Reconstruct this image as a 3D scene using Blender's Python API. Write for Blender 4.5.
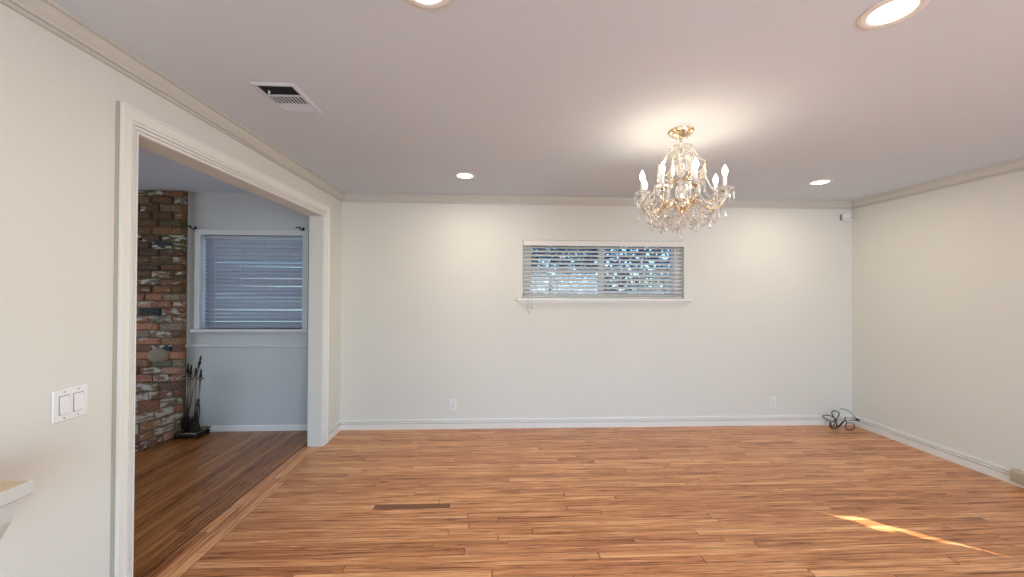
import bpy, math, random
from mathutils import Vector, Matrix
random.seed(7)
PI = math.pi
scene = bpy.context.scene
for o in list(bpy.data.objects): bpy.data.objects.remove(o)
COL = scene.collection

# ---------------------------------------------------------------- camera, world, lights, exposure
CAM_Z = 1.4394
cd = bpy.data.cameras.new('camera'); cam = bpy.data.objects.new('camera', cd); COL.objects.link(cam)
F = Vector((0.04403, 0.99900, 0.00786)).normalized()
U = Vector((-0.00499, -0.00765, 0.99996))
R = F.cross(U).normalized(); U = R.cross(F).normalized()
m = Matrix((R, U, -F)).transposed().to_4x4(); m.translation = Vector((0, 0, CAM_Z))
cam.matrix_world = m
cd.sensor_width = 36; cd.lens = 383.64/1024*36; cd.clip_start = 0.02
scene.camera = cam
scene.view_settings.view_transform = 'Standard'
scene.view_settings.look = 'None'
scene.view_settings.exposure = 0.20
scene.view_settings.gamma = 1
scene.view_settings.use_curve_mapping = False

world = bpy.data.worlds.new('sky'); scene.world = world; world.use_nodes = True
nt = world.node_tree; nt.nodes.clear()
wo = nt.nodes.new('ShaderNodeOutputWorld'); bg = nt.nodes.new('ShaderNodeBackground')
sky = nt.nodes.new('ShaderNodeTexSky'); sky.sky_type = 'NISHITA'; sky.sun_disc = False
sky.sun_elevation = math.radians(35); sky.sun_rotation = math.radians(126)
sky.air_density = 1.3; sky.dust_density = 0.6; sky.ozone_density = 2.0
tn = nt.nodes.new('ShaderNodeVectorMath'); tn.operation = 'MULTIPLY'; tn.inputs[1].default_value = (.55, .85, 1.25)
nt.links.new(sky.outputs[0], tn.inputs[0]); nt.links.new(tn.outputs[0], bg.inputs[0]); bg.inputs[1].default_value = 0.34
nt.links.new(bg.outputs[0], wo.inputs[0])

def lamp(name, kind, loc, energy, color=(1, 1, 1), parent=None, aim=None, **kw):
    l = bpy.data.lights.new(name, kind); l.energy = energy; l.color = color
    for k, v in kw.items(): setattr(l, k, v)
    o = bpy.data.objects.new(name, l); COL.objects.link(o); o.location = loc
    if aim is not None: o.rotation_euler = Vector(aim).to_track_quat('-Z', 'Y').to_euler()
    if parent: o.parent = parent
    return o
# low sun from behind on the right, through the gap of the added unseen curtains on the right
lamp('sun', 'SUN', (6, -4, 6), 13.0, (1.0, 0.94, 0.84), aim=(-.66, .47, -.567), angle=math.radians(0.6))
# daylight through the big glass door behind the camera
lamp('rear_door_daylight', 'AREA', (1.6, -2.75, 1.15), 145, (0.66, 0.81, 1.0), aim=(0, 1, 0.30), shape='RECTANGLE', size=3.0, size_y=2.0)
# daylight through the big unseen window in the right wall, behind the camera's right shoulder
lamp('right_window_daylight', 'AREA', (3.97, -1.22, 1.25), 8, (0.62, 0.79, 1.0), aim=(-1, 0.12, 0.45), shape='RECTANGLE', size=2.2, size_y=1.7)
# daylight through the unseen window of the side room
lamp('side_room_daylight', 'AREA', (-5.45, 2.4, 1.5), 27, (0.84, 0.91, 1.0), aim=(1, 0.1, -0.02), shape='RECTANGLE', size=1.8, size_y=1.4)
# daylight on the two windows that face the garden
lamp('side_window_daylight', 'AREA', (-2.5, 4.75, 1.6), 13, (0.50, 0.68, 1.0), aim=(0, -1, 0), shape='RECTANGLE', size=1.2, size_y=1.1)

WARM = (1.0, 0.86, 0.70)
DOWNLIGHT_W = 7.0
BULB_W = 0.65

# ---------------------------------------------------------------- materials
def mat(name, color, rough=0.6, metal=0.0, noise=0.0, nscale=8.0, bump=0.0, bscale=200.0, spec=None, **kw):
    m = bpy.data.materials.new(name); m.use_nodes = True
    nt = m.node_tree; b = nt.nodes['Principled BSDF']
    b.inputs['Base Color'].default_value = (*color, 1); b.inputs['Roughness'].default_value = rough
    b.inputs['Metallic'].default_value = metal
    if spec is not None: b.inputs['Specular IOR Level'].default_value = spec
    for k, v in kw.items(): b.inputs[k].default_value = v
    tc = nt.nodes.new('ShaderNodeTexCoord')
    if noise:
        n = nt.nodes.new('ShaderNodeTexNoise'); n.inputs['Scale'].default_value = nscale; n.inputs['Detail'].default_value = 4
        nt.links.new(tc.outputs['Object'], n.inputs['Vector'])
        r = nt.nodes.new('ShaderNodeMapRange'); r.inputs['To Min'].default_value = 1-noise; r.inputs['To Max'].default_value = 1+noise
        nt.links.new(n.outputs['Fac'], r.inputs['Value'])
        mx = nt.nodes.new('ShaderNodeVectorMath'); mx.operation = 'SCALE'; mx.inputs[0].default_value = color
        nt.links.new(r.outputs[0], mx.inputs['Scale']); nt.links.new(mx.outputs[0], b.inputs['Base Color'])
    if bump:
        n2 = nt.nodes.new('ShaderNodeTexNoise'); n2.inputs['Scale'].default_value = bscale; n2.inputs['Detail'].default_value = 3
        nt.links.new(tc.outputs['Object'], n2.inputs['Vector'])
        bp = nt.nodes.new('ShaderNodeBump'); bp.inputs['Strength'].default_value = bump; bp.inputs['Distance'].default_value = 0.004
        nt.links.new(n2.outputs['Fac'], bp.inputs['Height']); nt.links.new(bp.outputs[0], b.inputs['Normal'])
    return m
M = {}
M['wall'] = mat('cream_wall_paint', (.67, .665, .605), .75, noise=.02, nscale=1.5, bump=.25, bscale=60)
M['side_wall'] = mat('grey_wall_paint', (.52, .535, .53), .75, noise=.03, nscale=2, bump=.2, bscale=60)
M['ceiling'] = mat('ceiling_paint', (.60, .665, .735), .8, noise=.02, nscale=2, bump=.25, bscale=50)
M['trim'] = mat('white_trim_paint', (.76, .75, .70), .4, noise=.01)
M['crown'] = mat('crown_paint', (.56, .55, .50), .5, noise=.02)
M['white'] = mat('white_plastic', (.76, .76, .75), .35)
M['shadow_gap'] = mat('grey_gap_shade_and_screw', (.25, .25, .25), .6)  # grey painted for the shade in small gaps; also colours the screws
M['dark'] = mat('vent_dark', (.03, .035, .035), .6)
M['iron'] = mat('black_iron', (.018, .016, .014), .45, .6, noise=.3, nscale=30)
M['brass'] = mat('aged_brass', (.24, .18, .11), .4, 1.0, noise=.2, nscale=25)
M['gold'] = mat('polished_brass', (.66, .54, .37), .25, 1.0)
M['cable'] = mat('black_rubber', (.015, .015, .018), .5)
M['tan'] = mat('tan_enamel', (.42, .35, .24), .5)
M['laminate'] = mat('tan_laminate', (.58, .47, .30), .45, noise=.12, nscale=30)
M['ledgewhite'] = mat('ledge_paint', (.52, .52, .48), .5, noise=.03)
M['bristle'] = mat('dark_bristle', (.03, .02, .012), .9, bump=.6, bscale=300)
M['sash'] = mat('window_frame', (.62, .63, .63), .4)

def glassmat(name, color, rough, ior=1.5, tr=1.0):
    m = bpy.data.materials.new(name); m.use_nodes = True
    b = m.node_tree.nodes['Principled BSDF']
    b.inputs['Base Color'].default_value = (*color, 1); b.inputs['Roughness'].default_value = rough
    b.inputs['Transmission Weight'].default_value = tr; b.inputs['IOR'].default_value = ior
    return m
M['crystal'] = glassmat('lead_crystal', (1.0, .985, .95), .0, 1.6, .74)
def panemat():
    m = bpy.data.materials.new('window_glass'); m.use_nodes = True; nt = m.node_tree; nt.nodes.clear()
    o = nt.nodes.new('ShaderNodeOutputMaterial'); mx = nt.nodes.new('ShaderNodeMixShader')
    t = nt.nodes.new('ShaderNodeBsdfTransparent'); g = nt.nodes.new('ShaderNodeBsdfGlossy'); g.inputs['Roughness'].default_value = .02
    t.inputs[0].default_value = (.93, .96, .97, 1); mx.inputs[0].default_value = .06
    nt.links.new(t.outputs[0], mx.inputs[1]); nt.links.new(g.outputs[0], mx.inputs[2]); nt.links.new(mx.outputs[0], o.inputs[0])
    return m
M['pane'] = panemat()
def emit(name, color, strength):
    m = bpy.data.materials.new(name); m.use_nodes = True; nt = m.node_tree; nt.nodes.clear()
    o = nt.nodes.new('ShaderNodeOutputMaterial'); e = nt.nodes.new('ShaderNodeEmission')
    e.inputs[0].default_value = (*color, 1); e.inputs[1].default_value = strength
    nt.links.new(e.outputs[0], o.inputs[0]); return m
M['bulb'] = emit('lit_bulb', (1.0, .88, .72), 12)
M['lens'] = emit('lit_lens', (1.0, .95, .86), 9)
def slatmat(name, color, tr):
    m = bpy.data.materials.new(name); m.use_nodes = True; nt = m.node_tree
    b = nt.nodes['Principled BSDF']; b.inputs['Base Color'].default_value = (*color, 1); b.inputs['Roughness'].default_value = .45
    t = nt.nodes.new('ShaderNodeBsdfTranslucent'); t.inputs[0].default_value = (*color, 1)
    mx = nt.nodes.new('ShaderNodeMixShader'); mx.inputs[0].default_value = tr
    o = nt.nodes['Material Output']
    nt.links.new(b.outputs[0], mx.inputs[1]); nt.links.new(t.outputs[0], mx.inputs[2]); nt.links.new(mx.outputs[0], o.inputs[0])
    return m
M['slat'] = slatmat('cream_blind_slat', (.90, .88, .82), .22)
M['slat_side'] = slatmat('closed_blind_slat', (.42, .44, .48), .12)
M['cord'] = mat('blind_cord', (.45, .45, .42), .8)
M['added_drape'] = mat('added_unseen_drape', (.45, .42, .38), .9)

def wood(name, c_dark, c_mid, c_light, rough):
    m = bpy.data.materials.new(name); m.use_nodes = True; nt = m.node_tree; N = nt.nodes; L = nt.links
    b = N['Principled BSDF']
    uv = N.new('ShaderNodeUVMap'); uv.uv_map = 'grain'
    at = N.new('ShaderNodeAttribute'); at.attribute_name = 'tone'
    mp = N.new('ShaderNodeMapping'); mp.inputs['Scale'].default_value = (2.2, 62, 1); L.new(uv.outputs[0], mp.inputs[0])
    n1 = N.new('ShaderNodeTexNoise'); n1.inputs['Scale'].default_value = 1; n1.inputs['Detail'].default_value = 5; n1.inputs['Roughness'].default_value = .65
    n1.inputs['Distortion'].default_value = 1.3
    L.new(mp.outputs[0], n1.inputs['Vector'])
    mp2 = N.new('ShaderNodeMapping'); mp2.inputs['Scale'].default_value = (.5, 3.5, 1); L.new(uv.outputs[0], mp2.inputs[0])
    n2 = N.new('ShaderNodeTexNoise'); n2.inputs['Scale'].default_value = 2; n2.inputs['Detail'].default_value = 2; L.new(mp2.outputs[0], n2.inputs['Vector'])
    a = N.new('ShaderNodeMath'); a.operation = 'MULTIPLY_ADD'; a.inputs[1].default_value = 2.4; a.inputs[2].default_value = -1.2
    L.new(n1.outputs['Fac'], a.inputs[0])
    a2 = N.new('ShaderNodeMath'); a2.operation = 'MULTIPLY_ADD'; a2.inputs[1].default_value = .6; a2.inputs[2].default_value = -.30
    L.new(n2.outputs['Fac'], a2.inputs[0])
    s = N.new('ShaderNodeMath'); s.operation = 'ADD'; L.new(a.outputs[0], s.inputs[0]); L.new(at.outputs['Fac'], s.inputs[1])
    s2 = N.new('ShaderNodeMath'); s2.operation = 'ADD'; L.new(s.outputs[0], s2.inputs[0]); L.new(a2.outputs[0], s2.inputs[1])
    cr = N.new('ShaderNodeValToRGB'); e = cr.color_ramp.elements
    e[0].position = 0.0; e[0].color = (*c_dark, 1); e[1].position = 1.0; e[1].color = (*c_light, 1)
    k = cr.color_ramp.elements.new(.5); k.color = (*c_mid, 1)
    L.new(s2.outputs[0], cr.inputs[0])
    # dark seams between boards
    ev = N.new('ShaderNodeUVMap'); ev.uv_map = 'edge'; sx = N.new('ShaderNodeSeparateXYZ'); L.new(ev.outputs[0], sx.inputs[0])
    def edge(out, wdt):
        p = N.new('ShaderNodeMath'); p.operation = 'PINGPONG'; p.inputs[1].default_value = .5; L.new(out, p.inputs[0])
        g = N.new('ShaderNodeMapRange'); g.inputs['From Min'].default_value = 0; g.inputs['From Max'].default_value = wdt; L.new(p.outputs[0], g.inputs['Value'])
        return g.outputs[0]
    e1 = edge(sx.outputs[1], .05); e2 = edge(sx.outputs[0], .004)
    mn = N.new('ShaderNodeMath'); mn.operation = 'MINIMUM'; L.new(e1, mn.inputs[0]); L.new(e2, mn.inputs[1])
    mr = N.new('ShaderNodeMapRange'); mr.inputs['To Min'].default_value = .28; mr.inputs['To Max'].default_value = 1; L.new(mn.outputs[0], mr.inputs['Value'])
    sc = N.new('ShaderNodeVectorMath'); sc.operation = 'SCALE'; L.new(cr.outputs[0], sc.inputs[0]); L.new(mr.outputs[0], sc.inputs['Scale'])
    L.new(sc.outputs[0], b.inputs['Base Color'])
    rr = N.new('ShaderNodeMapRange'); rr.inputs['To Min'].default_value = rough-.06; rr.inputs['To Max'].default_value = rough+.1
    L.new(n1.outputs['Fac'], rr.inputs['Value']); L.new(rr.outputs[0], b.inputs['Roughness'])
    bp = N.new('ShaderNodeBump'); bp.inputs['Strength'].default_value = .12; bp.inputs['Distance'].default_value = .002
    L.new(mn.outputs[0], bp.inputs['Height']); L.new(bp.outputs[0], b.inputs['Normal'])
    return m
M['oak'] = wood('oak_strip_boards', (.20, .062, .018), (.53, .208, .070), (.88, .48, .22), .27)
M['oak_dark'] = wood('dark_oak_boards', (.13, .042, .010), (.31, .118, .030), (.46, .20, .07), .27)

def brickmat():
    m = bpy.data.materials.new('old_brick'); m.use_nodes = True; nt = m.node_tree; N = nt.nodes; L = nt.links
    b = N['Principled BSDF']; b.inputs['Roughness'].default_value = .8
    at = N.new('ShaderNodeAttribute'); at.attribute_name = 'brickcol'
    wt = N.new('ShaderNodeAttribute'); wt.attribute_name = 'wash'
    tc = N.new('ShaderNodeTexCoord')
    n = N.new('ShaderNodeTexNoise'); n.inputs['Scale'].default_value = 22; n.inputs['Detail'].default_value = 5; mpb = N.new('ShaderNodeMapping'); mpb.inputs['Scale'].default_value = (.55, .55, 1.5); L.new(tc.outputs['Object'], mpb.inputs[0]); L.new(mpb.outputs[0], n.inputs['Vector'])
    n2 = N.new('ShaderNodeTexNoise'); n2.inputs['Scale'].default_value = 70; n2.inputs['Detail'].default_value = 3; L.new(tc.outputs['Object'], n2.inputs['Vector'])
    r = N.new('ShaderNodeMapRange'); r.inputs['From Min'].default_value = .25; r.inputs['From Max'].default_value = .75; r.inputs['To Min'].default_value = .6; r.inputs['To Max'].default_value = 1.9; L.new(n2.outputs['Fac'], r.inputs['Value'])
    sc = N.new('ShaderNodeVectorMath'); sc.operation = 'SCALE'; L.new(at.outputs['Color'], sc.inputs[0]); L.new(r.outputs[0], sc.inputs['Scale'])
    ad = N.new('ShaderNodeMath'); ad.operation = 'ADD'; L.new(n.outputs['Fac'], ad.inputs[0]); L.new(wt.outputs['Fac'], ad.inputs[1])
    st = N.new('ShaderNodeMapRange'); st.inputs['From Min'].default_value = .93; st.inputs['From Max'].default_value = 1.02; L.new(ad.outputs[0], st.inputs['Value'])
    mx = N.new('ShaderNodeMix'); mx.data_type = 'RGBA'; L.new(st.outputs[0], mx.inputs[0]); L.new(sc.outputs[0], mx.inputs[6]); mx.inputs[7].default_value = (.46, .43, .37, 1)
    L.new(mx.outputs[2], b.inputs['Base Color'])
    bp = N.new('ShaderNodeBump'); bp.inputs['Strength'].default_value = .8; bp.inputs['Distance'].default_value = .008
    L.new(n2.outputs['Fac'], bp.inputs['Height']); L.new(bp.outputs[0], b.inputs['Normal'])
    return m
M['brick'] = brickmat()
M['mortar'] = mat('grey_mortar', (.13, .11, .085), .95, noise=.4, nscale=30, bump=.8, bscale=60)
M['leaf'] = slatmat('hedge_leaf', (.025, .080, .14), .35)
M['soil'] = mat('garden_soil', (.08, .06, .04), .9, noise=.3)
M['fence'] = mat('grey_fence_board', (.20, .21, .21), .8, noise=.2, nscale=5)

# ---------------------------------------------------------------- mesh helpers
class MB:
    def __init__(s): s.v = []; s.f = []
    def add(s, vs, fs):
        o = len(s.v); s.v += [tuple(v) for v in vs]; s.f += [tuple(i+o for i in f) for f in fs]
        return s
    def box(s, x0, x1, y0, y1, z0, z1):
        vs = [(x, y, z) for z in (z0, z1) for y in (y0, y1) for x in (x0, x1)]
        return s.add(vs, [(0, 2, 3, 1), (4, 5, 7, 6), (0, 1, 5, 4), (2, 6, 7, 3), (0, 4, 6, 2), (1, 3, 7, 5)])
    def bevbox(s, x0, x1, y0, y1, z0, z1, b):
        # box with chamfered edges
        vs = []; idx = {}
        for ix, (X, sx) in enumerate(((x0, 1), (x1, -1))):
            for iy, (Y, sy) in enumerate(((y0, 1), (y1, -1))):
                for iz, (Z, sz) in enumerate(((z0, 1), (z1, -1))):
                    for a in range(3):
                        p = [X+sx*b, Y+sy*b, Z+sz*b]; p[a] = (X, Y, Z)[a]
                        idx[(ix, iy, iz, a)] = len(vs); vs.append(p)
        fs = []
        for a in range(3):
            o = [q for q in range(3) if q != a]
            for e in (0, 1):
                def k(u, w):
                    c = [0, 0, 0]; c[a] = e; c[o[0]] = u; c[o[1]] = w; return idx[(c[0], c[1], c[2], a)]
                f = [k(0, 0), k(1, 0), k(1, 1), k(0, 1)]; fs.append(f)
        for a in range(3):
            o = [q for q in range(3) if q != a]
            for u in (0, 1):
                for w in (0, 1):
                    def k(t, ax):
                        c = [0, 0, 0]; c[a] = t; c[o[0]] = u; c[o[1]] = w; return idx[(c[0], c[1], c[2], ax)]
                    fs.append([k(0, o[0]), k(1, o[0]), k(1, o[1]), k(0, o[1])])
        for ix in (0, 1):
            for iy in (0, 1):
                for iz in (0, 1): fs.append([idx[(ix, iy, iz, a)] for a in range(3)])
        return s.add(vs, fs)
    def tube(s, pts, r, n=8, cap=True):
        pts = [Vector(p) for p in pts]; rs = r if isinstance(r, (list, tuple)) else [r]*len(pts)
        base = len(s.v); prev = None; vs = []; fs = []
        for i, p in enumerate(pts):
            t = (pts[min(i+1, len(pts)-1)]-pts[max(i-1, 0)]).normalized()
            if prev is None:
                a = Vector((0, 0, 1)) if abs(t.z) < .9 else Vector((1, 0, 0))
                u = t.cross(a).normalized()
            else:
                u = (prev-t*prev.dot(t)); u = u.normalized() if u.length > 1e-6 else t.orthogonal().normalized()
            prev = u; w = t.cross(u)
            for k in range(n):
                an = 2*PI*k/n; vs.append(p+(u*math.cos(an)+w*math.sin(an))*rs[i])
        for i in range(len(pts)-1):
            for k in range(n):
                fs.append((i*n+k, i*n+(k+1) % n, (i+1)*n+(k+1) % n, (i+1)*n+k))
        if cap: fs += [tuple(range(n))[::-1], tuple((len(pts)-1)*n+k for k in range(n))]
        return s.add(vs, fs)
    def lathe(s, prof, c=(0, 0, 0), n=24, sx=1, sy=1, ripple=0, rn=8):
        vs = []; fs = []
        for r, z in prof:
            for k in range(n):
                an = 2*PI*k/n; rr = r*(1+ripple*math.cos(rn*an))
                vs.append((c[0]+rr*sx*math.cos(an), c[1]+rr*sy*math.sin(an), c[2]+z))
        for i in range(len(prof)-1):
            for k in range(n):
                fs.append((i*n+k, i*n+(k+1) % n, (i+1)*n+(k+1) % n, (i+1)*n+k))
        fs += [tuple(range(n))[::-1], tuple((len(prof)-1)*n+k for k in range(n))]
        return s.add(vs, fs)
    def ball(s, c, r, n=6, m=4, sz=1):
        return s.lathe([(max(r*math.sin(PI*i/m), r*.02), -r*sz*math.cos(PI*i/m)) for i in range(m+1)], c, n)
    def sweep(s, prof, p0, p1, out, up=(0, 0, 1), mit0=0, mit1=0):
        # extrude profile (d outward, h along up) from p0 to p1, mitring the ends by mit * d
        p0 = Vector(p0); p1 = Vector(p1); out = Vector(out); up = Vector(up); t = (p1-p0).normalized(); n = len(prof)
        vs = [p0+out*d+up*h+t*(mit0*d) for d, h in prof]+[p1+out*d+up*h-t*(mit1*d) for d, h in prof]
        fs = [(k, (k+1) % n, n+(k+1) % n, n+k) for k in range(n)]+[tuple(range(n))[::-1], tuple(range(n, 2*n))]
        return s.add(vs, fs)
    def build(s, name, mt, parent=None, smooth=False, loc=(0, 0, 0)):
        me = bpy.data.meshes.new(name); me.from_pydata([tuple(v) for v in s.v], [], s.f); me.update()
        import bmesh
        bm = bmesh.new(); bm.from_mesh(me); bmesh.ops.recalc_face_normals(bm, faces=bm.faces); bm.to_mesh(me); bm.free()
        me.materials.append(mt)
        if smooth:
            for p in me.polygons: p.use_smooth = True
        o = bpy.data.objects.new(name, me); COL.objects.link(o); o.location = loc
        if parent: o.parent = parent
        return o
def thing(name, label, cat, loc=(0, 0, 0), group=None):
    o = bpy.data.objects.new(name, None); COL.objects.link(o); o.location = loc; o.empty_display_size = .05
    o['label'] = label; o['category'] = cat
    if group: o['group'] = group
    return o
def tag(o, label, cat, group=None, kind=None):
    o['label'] = label; o['category'] = cat
    if group: o['group'] = group
    if kind: o['kind'] = kind
    return o
def struct(o, label=None):
    o['kind'] = 'structure'
    if label: o['label'] = label
    return o
def smooth_path(pts, k=6):
    P = [Vector(p) for p in pts]; out = []
    for i in range(len(P)-1):
        a = P[max(i-1, 0)]; b = P[i]; c = P[i+1]; d = P[min(i+2, len(P)-1)]
        for j in range(k):
            t = j/k
            out.append(.5*((2*b)+(-a+c)*t+(2*a-5*b+4*c-d)*t*t+(-a+3*b-3*c+d)*t**3))
    out.append(P[-1]); return out
def wallgrid(mb, u0, u1, z0, z1, holes, f):
    """solid wall from blocks; holes = (ua, ub, za, zb); f(ua,ub,za,zb) adds a block"""
    us = sorted({u0, u1, *[h[0] for h in holes], *[h[1] for h in holes]})
    zs = sorted({z0, z1, *[h[2] for h in holes], *[h[3] for h in holes]})
    for i in range(len(us)-1):
        for j in range(len(zs)-1):
            uc = (us[i]+us[i+1])/2; zc = (zs[j]+zs[j+1])/2
            if any(h[0] < uc < h[1] and h[2] < zc < h[3] for h in holes): continue
            f(us[i], us[i+1], zs[j], zs[j+1])

# ---------------------------------------------------------------- room numbers (metres)
XL, XR, YB, YR, H = -1.598, 3.931, 4.060, -2.70, 2.44
XW = XL-.124            # far face of the left wall
XS = -5.30              # far wall of the side room
OP0, OP1, OPZ = 1.770, 3.628, 2.130     # cased opening
W1 = (.293, 2.040, 1.372, 1.988)        # window in the back wall
W2 = (-3.005, -1.985, 1.045, 2.005)     # window of the side room
T = .16

# walls
mb = MB(); wallgrid(mb, XL, XR+T, 0, H, [W1], lambda a, b, c, d: mb.box(a, b, YB, YB+T, c, d)); struct(mb.build('wall_back', M['wall']))
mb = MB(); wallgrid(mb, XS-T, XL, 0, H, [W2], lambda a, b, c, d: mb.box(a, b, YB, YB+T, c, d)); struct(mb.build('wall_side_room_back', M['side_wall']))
mb = MB(); wallgrid(mb, YR, YB, 0, H, [(OP0, OP1, 0, OPZ)], lambda a, b, c, d: mb.box(XW, XL, a, b, c, d)); struct(mb.build('wall_left', M['wall']))
WR = (.75, 1.75, .60, 2.0)              # right-hand window beyond the frame
mb = MB(); wallgrid(mb, YR-T, YB, 0, H, [WR, (-2.4, -.05, .35, 2.15)], lambda a, b, c, d: mb.box(XR, XR+T, a, b, c, d)); struct(mb.build('wall_right', M['wall']))
mb = MB(); wallgrid(mb, XS-T, XR, 0, H, [(.1, 3.1, 0, 2.15)], lambda a, b, c, d: mb.box(a, b, YR-T, YR, c, d)); struct(mb.build('wall_rear', M['wall']))
mb = MB(); wallgrid(mb, YR, YB, 0, H, [(1.5, 3.3, .8, 2.2)], lambda a, b, c, d: mb.box(XS-T, XS, a, b, c, d)); struct(mb.build('wall_side_room_left', M['side_wall']))
mb = MB().box(XS-T, XR+T, YR-T, YB+T, H, H+.12); struct(mb.build('ceiling', M['ceiling']))
# rear glass door frame
mb = MB()
for x in (.1, 1.57, 3.04): mb.box(x, x+.06, YR-.10, YR-.05, 0, 2.15)
mb.box(.16, 3.04, YR-.10, YR-.05, 2.09, 2.15); mb.box(.16, 3.04, YR-.10, YR-.05, 0, .06)
struct(mb.build('door_1', M['trim']))

# ---------------------------------------------------------------- floors made of single boards
def boards(name, mt, strips, zt=0.0):
    """strips: list of (x0,x1,y0,y1,tone,along)"""
    V = []; Fc = []; uvg = []; uve = []; tone = []
    for (x0, x1, y0, y1, t, al) in strips:
        o = len(V); V += [(x0, y0, zt), (x1, y0, zt), (x1, y1, zt), (x0, y1, zt)]; Fc.append((o, o+1, o+2, o+3)); tone.append(t)
        ou, ov = random.uniform(0, 80), random.uniform(0, 80); w, h = x1-x0, y1-y0
        if al == 'x':
            uvg += [(ou, ov), (ou+w, ov), (ou+w, ov+h), (ou, ov+h)]; uve += [(0, 0), (1, 0), (1, 1), (0, 1)]
        else:
            uvg += [(ou, ov), (ou, ov+w), (ou+h, ov+w), (ou+h, ov)]; uve += [(0, 0), (0, 1), (1, 1), (1, 0)]
    # underside slab
    xs = [s[0] for s in strips]+[s[1] for s in strips]; ys = [s[2] for s in strips]+[s[3] for s in strips]
    sb = MB().box(min(xs), max(xs), min(ys), max(ys), zt-.06, zt-.002); o = len(V); V += sb.v
    for f in sb.f: Fc.append(tuple(i+o for i in f)); tone.append(0); uvg += [(0, 0)]*4; uve += [(.5, .5)]*4
    me = bpy.data.meshes.new(name); me.from_pydata(V, [], Fc); me.update()
    a = me.uv_layers.new(name='grain'); b = me.uv_layers.new(name='edge')
    for i in range(len(me.loops)): a.data[i].uv = uvg[i]; b.data[i].uv = uve[i]
    at = me.attributes.new('tone', 'FLOAT', 'FACE')
    for i, t in enumerate(tone): at.data[i].value = t
    me.materials.append(mt); ob = bpy.data.objects.new(name, me); COL.objects.link(ob); return ob
BW = .0572
st = []
xb = -1.573
y = YB
row = 0
DB = (-.796, -.298)
while y > YR-T:
    y0 = y-BW; x = xb+(0 if row % 2 == 0 else 0) - 0
    drk = y0 < 2.575 <= y
    x = xb-random.uniform(0, .0)
    cuts = [x]; rt = random.gauss(0, .05)
    if drk: cuts = [x, DB[0], DB[1]]
    while cuts[-1] < XR: cuts.append(cuts[-1]+random.choice((.5, .8, 1.1, 1.4, 1.8, 2.2))*random.uniform(.85, 1.15))
    cuts[-1] = XR
    for i in range(len(cuts)-1):
        t = min(.85, max(.2, random.gauss(.54+rt, .055)))
        if random.random() < .04: t -= .12
        if drk and i == 1: t = -2.0
        if cuts[i+1]-cuts[i] < .02: continue
        st.append((cuts[i], cuts[i+1], y0, y, t, 'x'))
    y = y0; row += 1
yend = y
# border boards that run along the cased opening
for k in range(3):
    x1 = xb-k*.06; x0 = x1-.06; y = YB
    if x0 < XL-.05: top = OP1
    else: top = YB
    lo = OP0-.0
    y = OP1 if k else YB
    stop = OP0 if k else yend
    while y > stop:
        y0 = max(stop, y-random.uniform(.5, 1.6)); st.append((x0, x1, y0, y, min(.8, max(.3, random.gauss(.58, .12))), 'y')); y = y0
struct(boards('floor', M['oak'], st))
st = []
x1 = xb-.18
st.append((x1-.014, x1, OP0, OP1, -.9, 'y')); x1 -= .014
while x1 > XS:
    x0 = x1-BW; y = YB
    lim = YR
    while y > lim:
        y0 = max(lim, y-random.choice((.5, .8, 1.1, 1.5))*random.uniform(.8, 1.2))
        st.append((x0, x1, y0, y, min(.85, max(.15, random.gauss(.5, .13))), 'y')); y = y0
    x1 = x0
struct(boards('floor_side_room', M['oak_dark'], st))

# ---------------------------------------------------------------- mouldings
crown = [(0, 0), (.062, 0), (.062, -.014), (.048, -.014), (.046, -.024), (.036, -.038), (.022, -.050), (.018, -.060), (.009, -.060), (.009, -.066), (.014, -.067), (.014, -.078), (0, -.078)]
struct(MB().sweep(crown, (XL, YR, H), (XL, YB, H), (1, 0, 0), mit1=1).build('trim_1', M['crown']), 'cream crown moulding along the left wall')
struct(MB().sweep(crown, (XL, YB, H), (XR, YB, H), (0, -1, 0), mit0=1, mit1=1).build('trim_2', M['crown']), 'cream crown moulding along the back wall')
struct(MB().sweep(crown, (XR, YR, H), (XR, YB, H), (-1, 0, 0), mit1=1).build('trim_3', M['crown']), 'cream crown moulding along the right wall')
base = [(0, 0), (.016, 0), (.018, .058), (.004, .059), (.004, .064), (.019, .065), (.019, .079), (.003, .080), (.003, .085), (.013, .086), (.011, .105), (0, .105)]
struct(MB().sweep(base, (XL, YB, 0), (XR, YB, 0), (0, -1, 0), mit0=1, mit1=1).build('baseboard_back', M['trim']))
struct(MB().sweep(base, (XR, YR, 0), (XR, YB, 0), (-1, 0, 0), mit1=1).build('baseboard_right', M['trim']))
struct(MB().sweep(base, (XL, OP1+.094, 0), (XL, YB, 0), (1, 0, 0), mit1=1).build('baseboard_left', M['trim']))
base2 = [(0, 0), (.014, 0), (.014, .048), (.008, .058), (0, .058)]
struct(MB().sweep(base2, (-3.11, YB, 0), (XW, YB, 0), (0, -1, 0)).build('baseboard_side_room', M['trim']))
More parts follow.
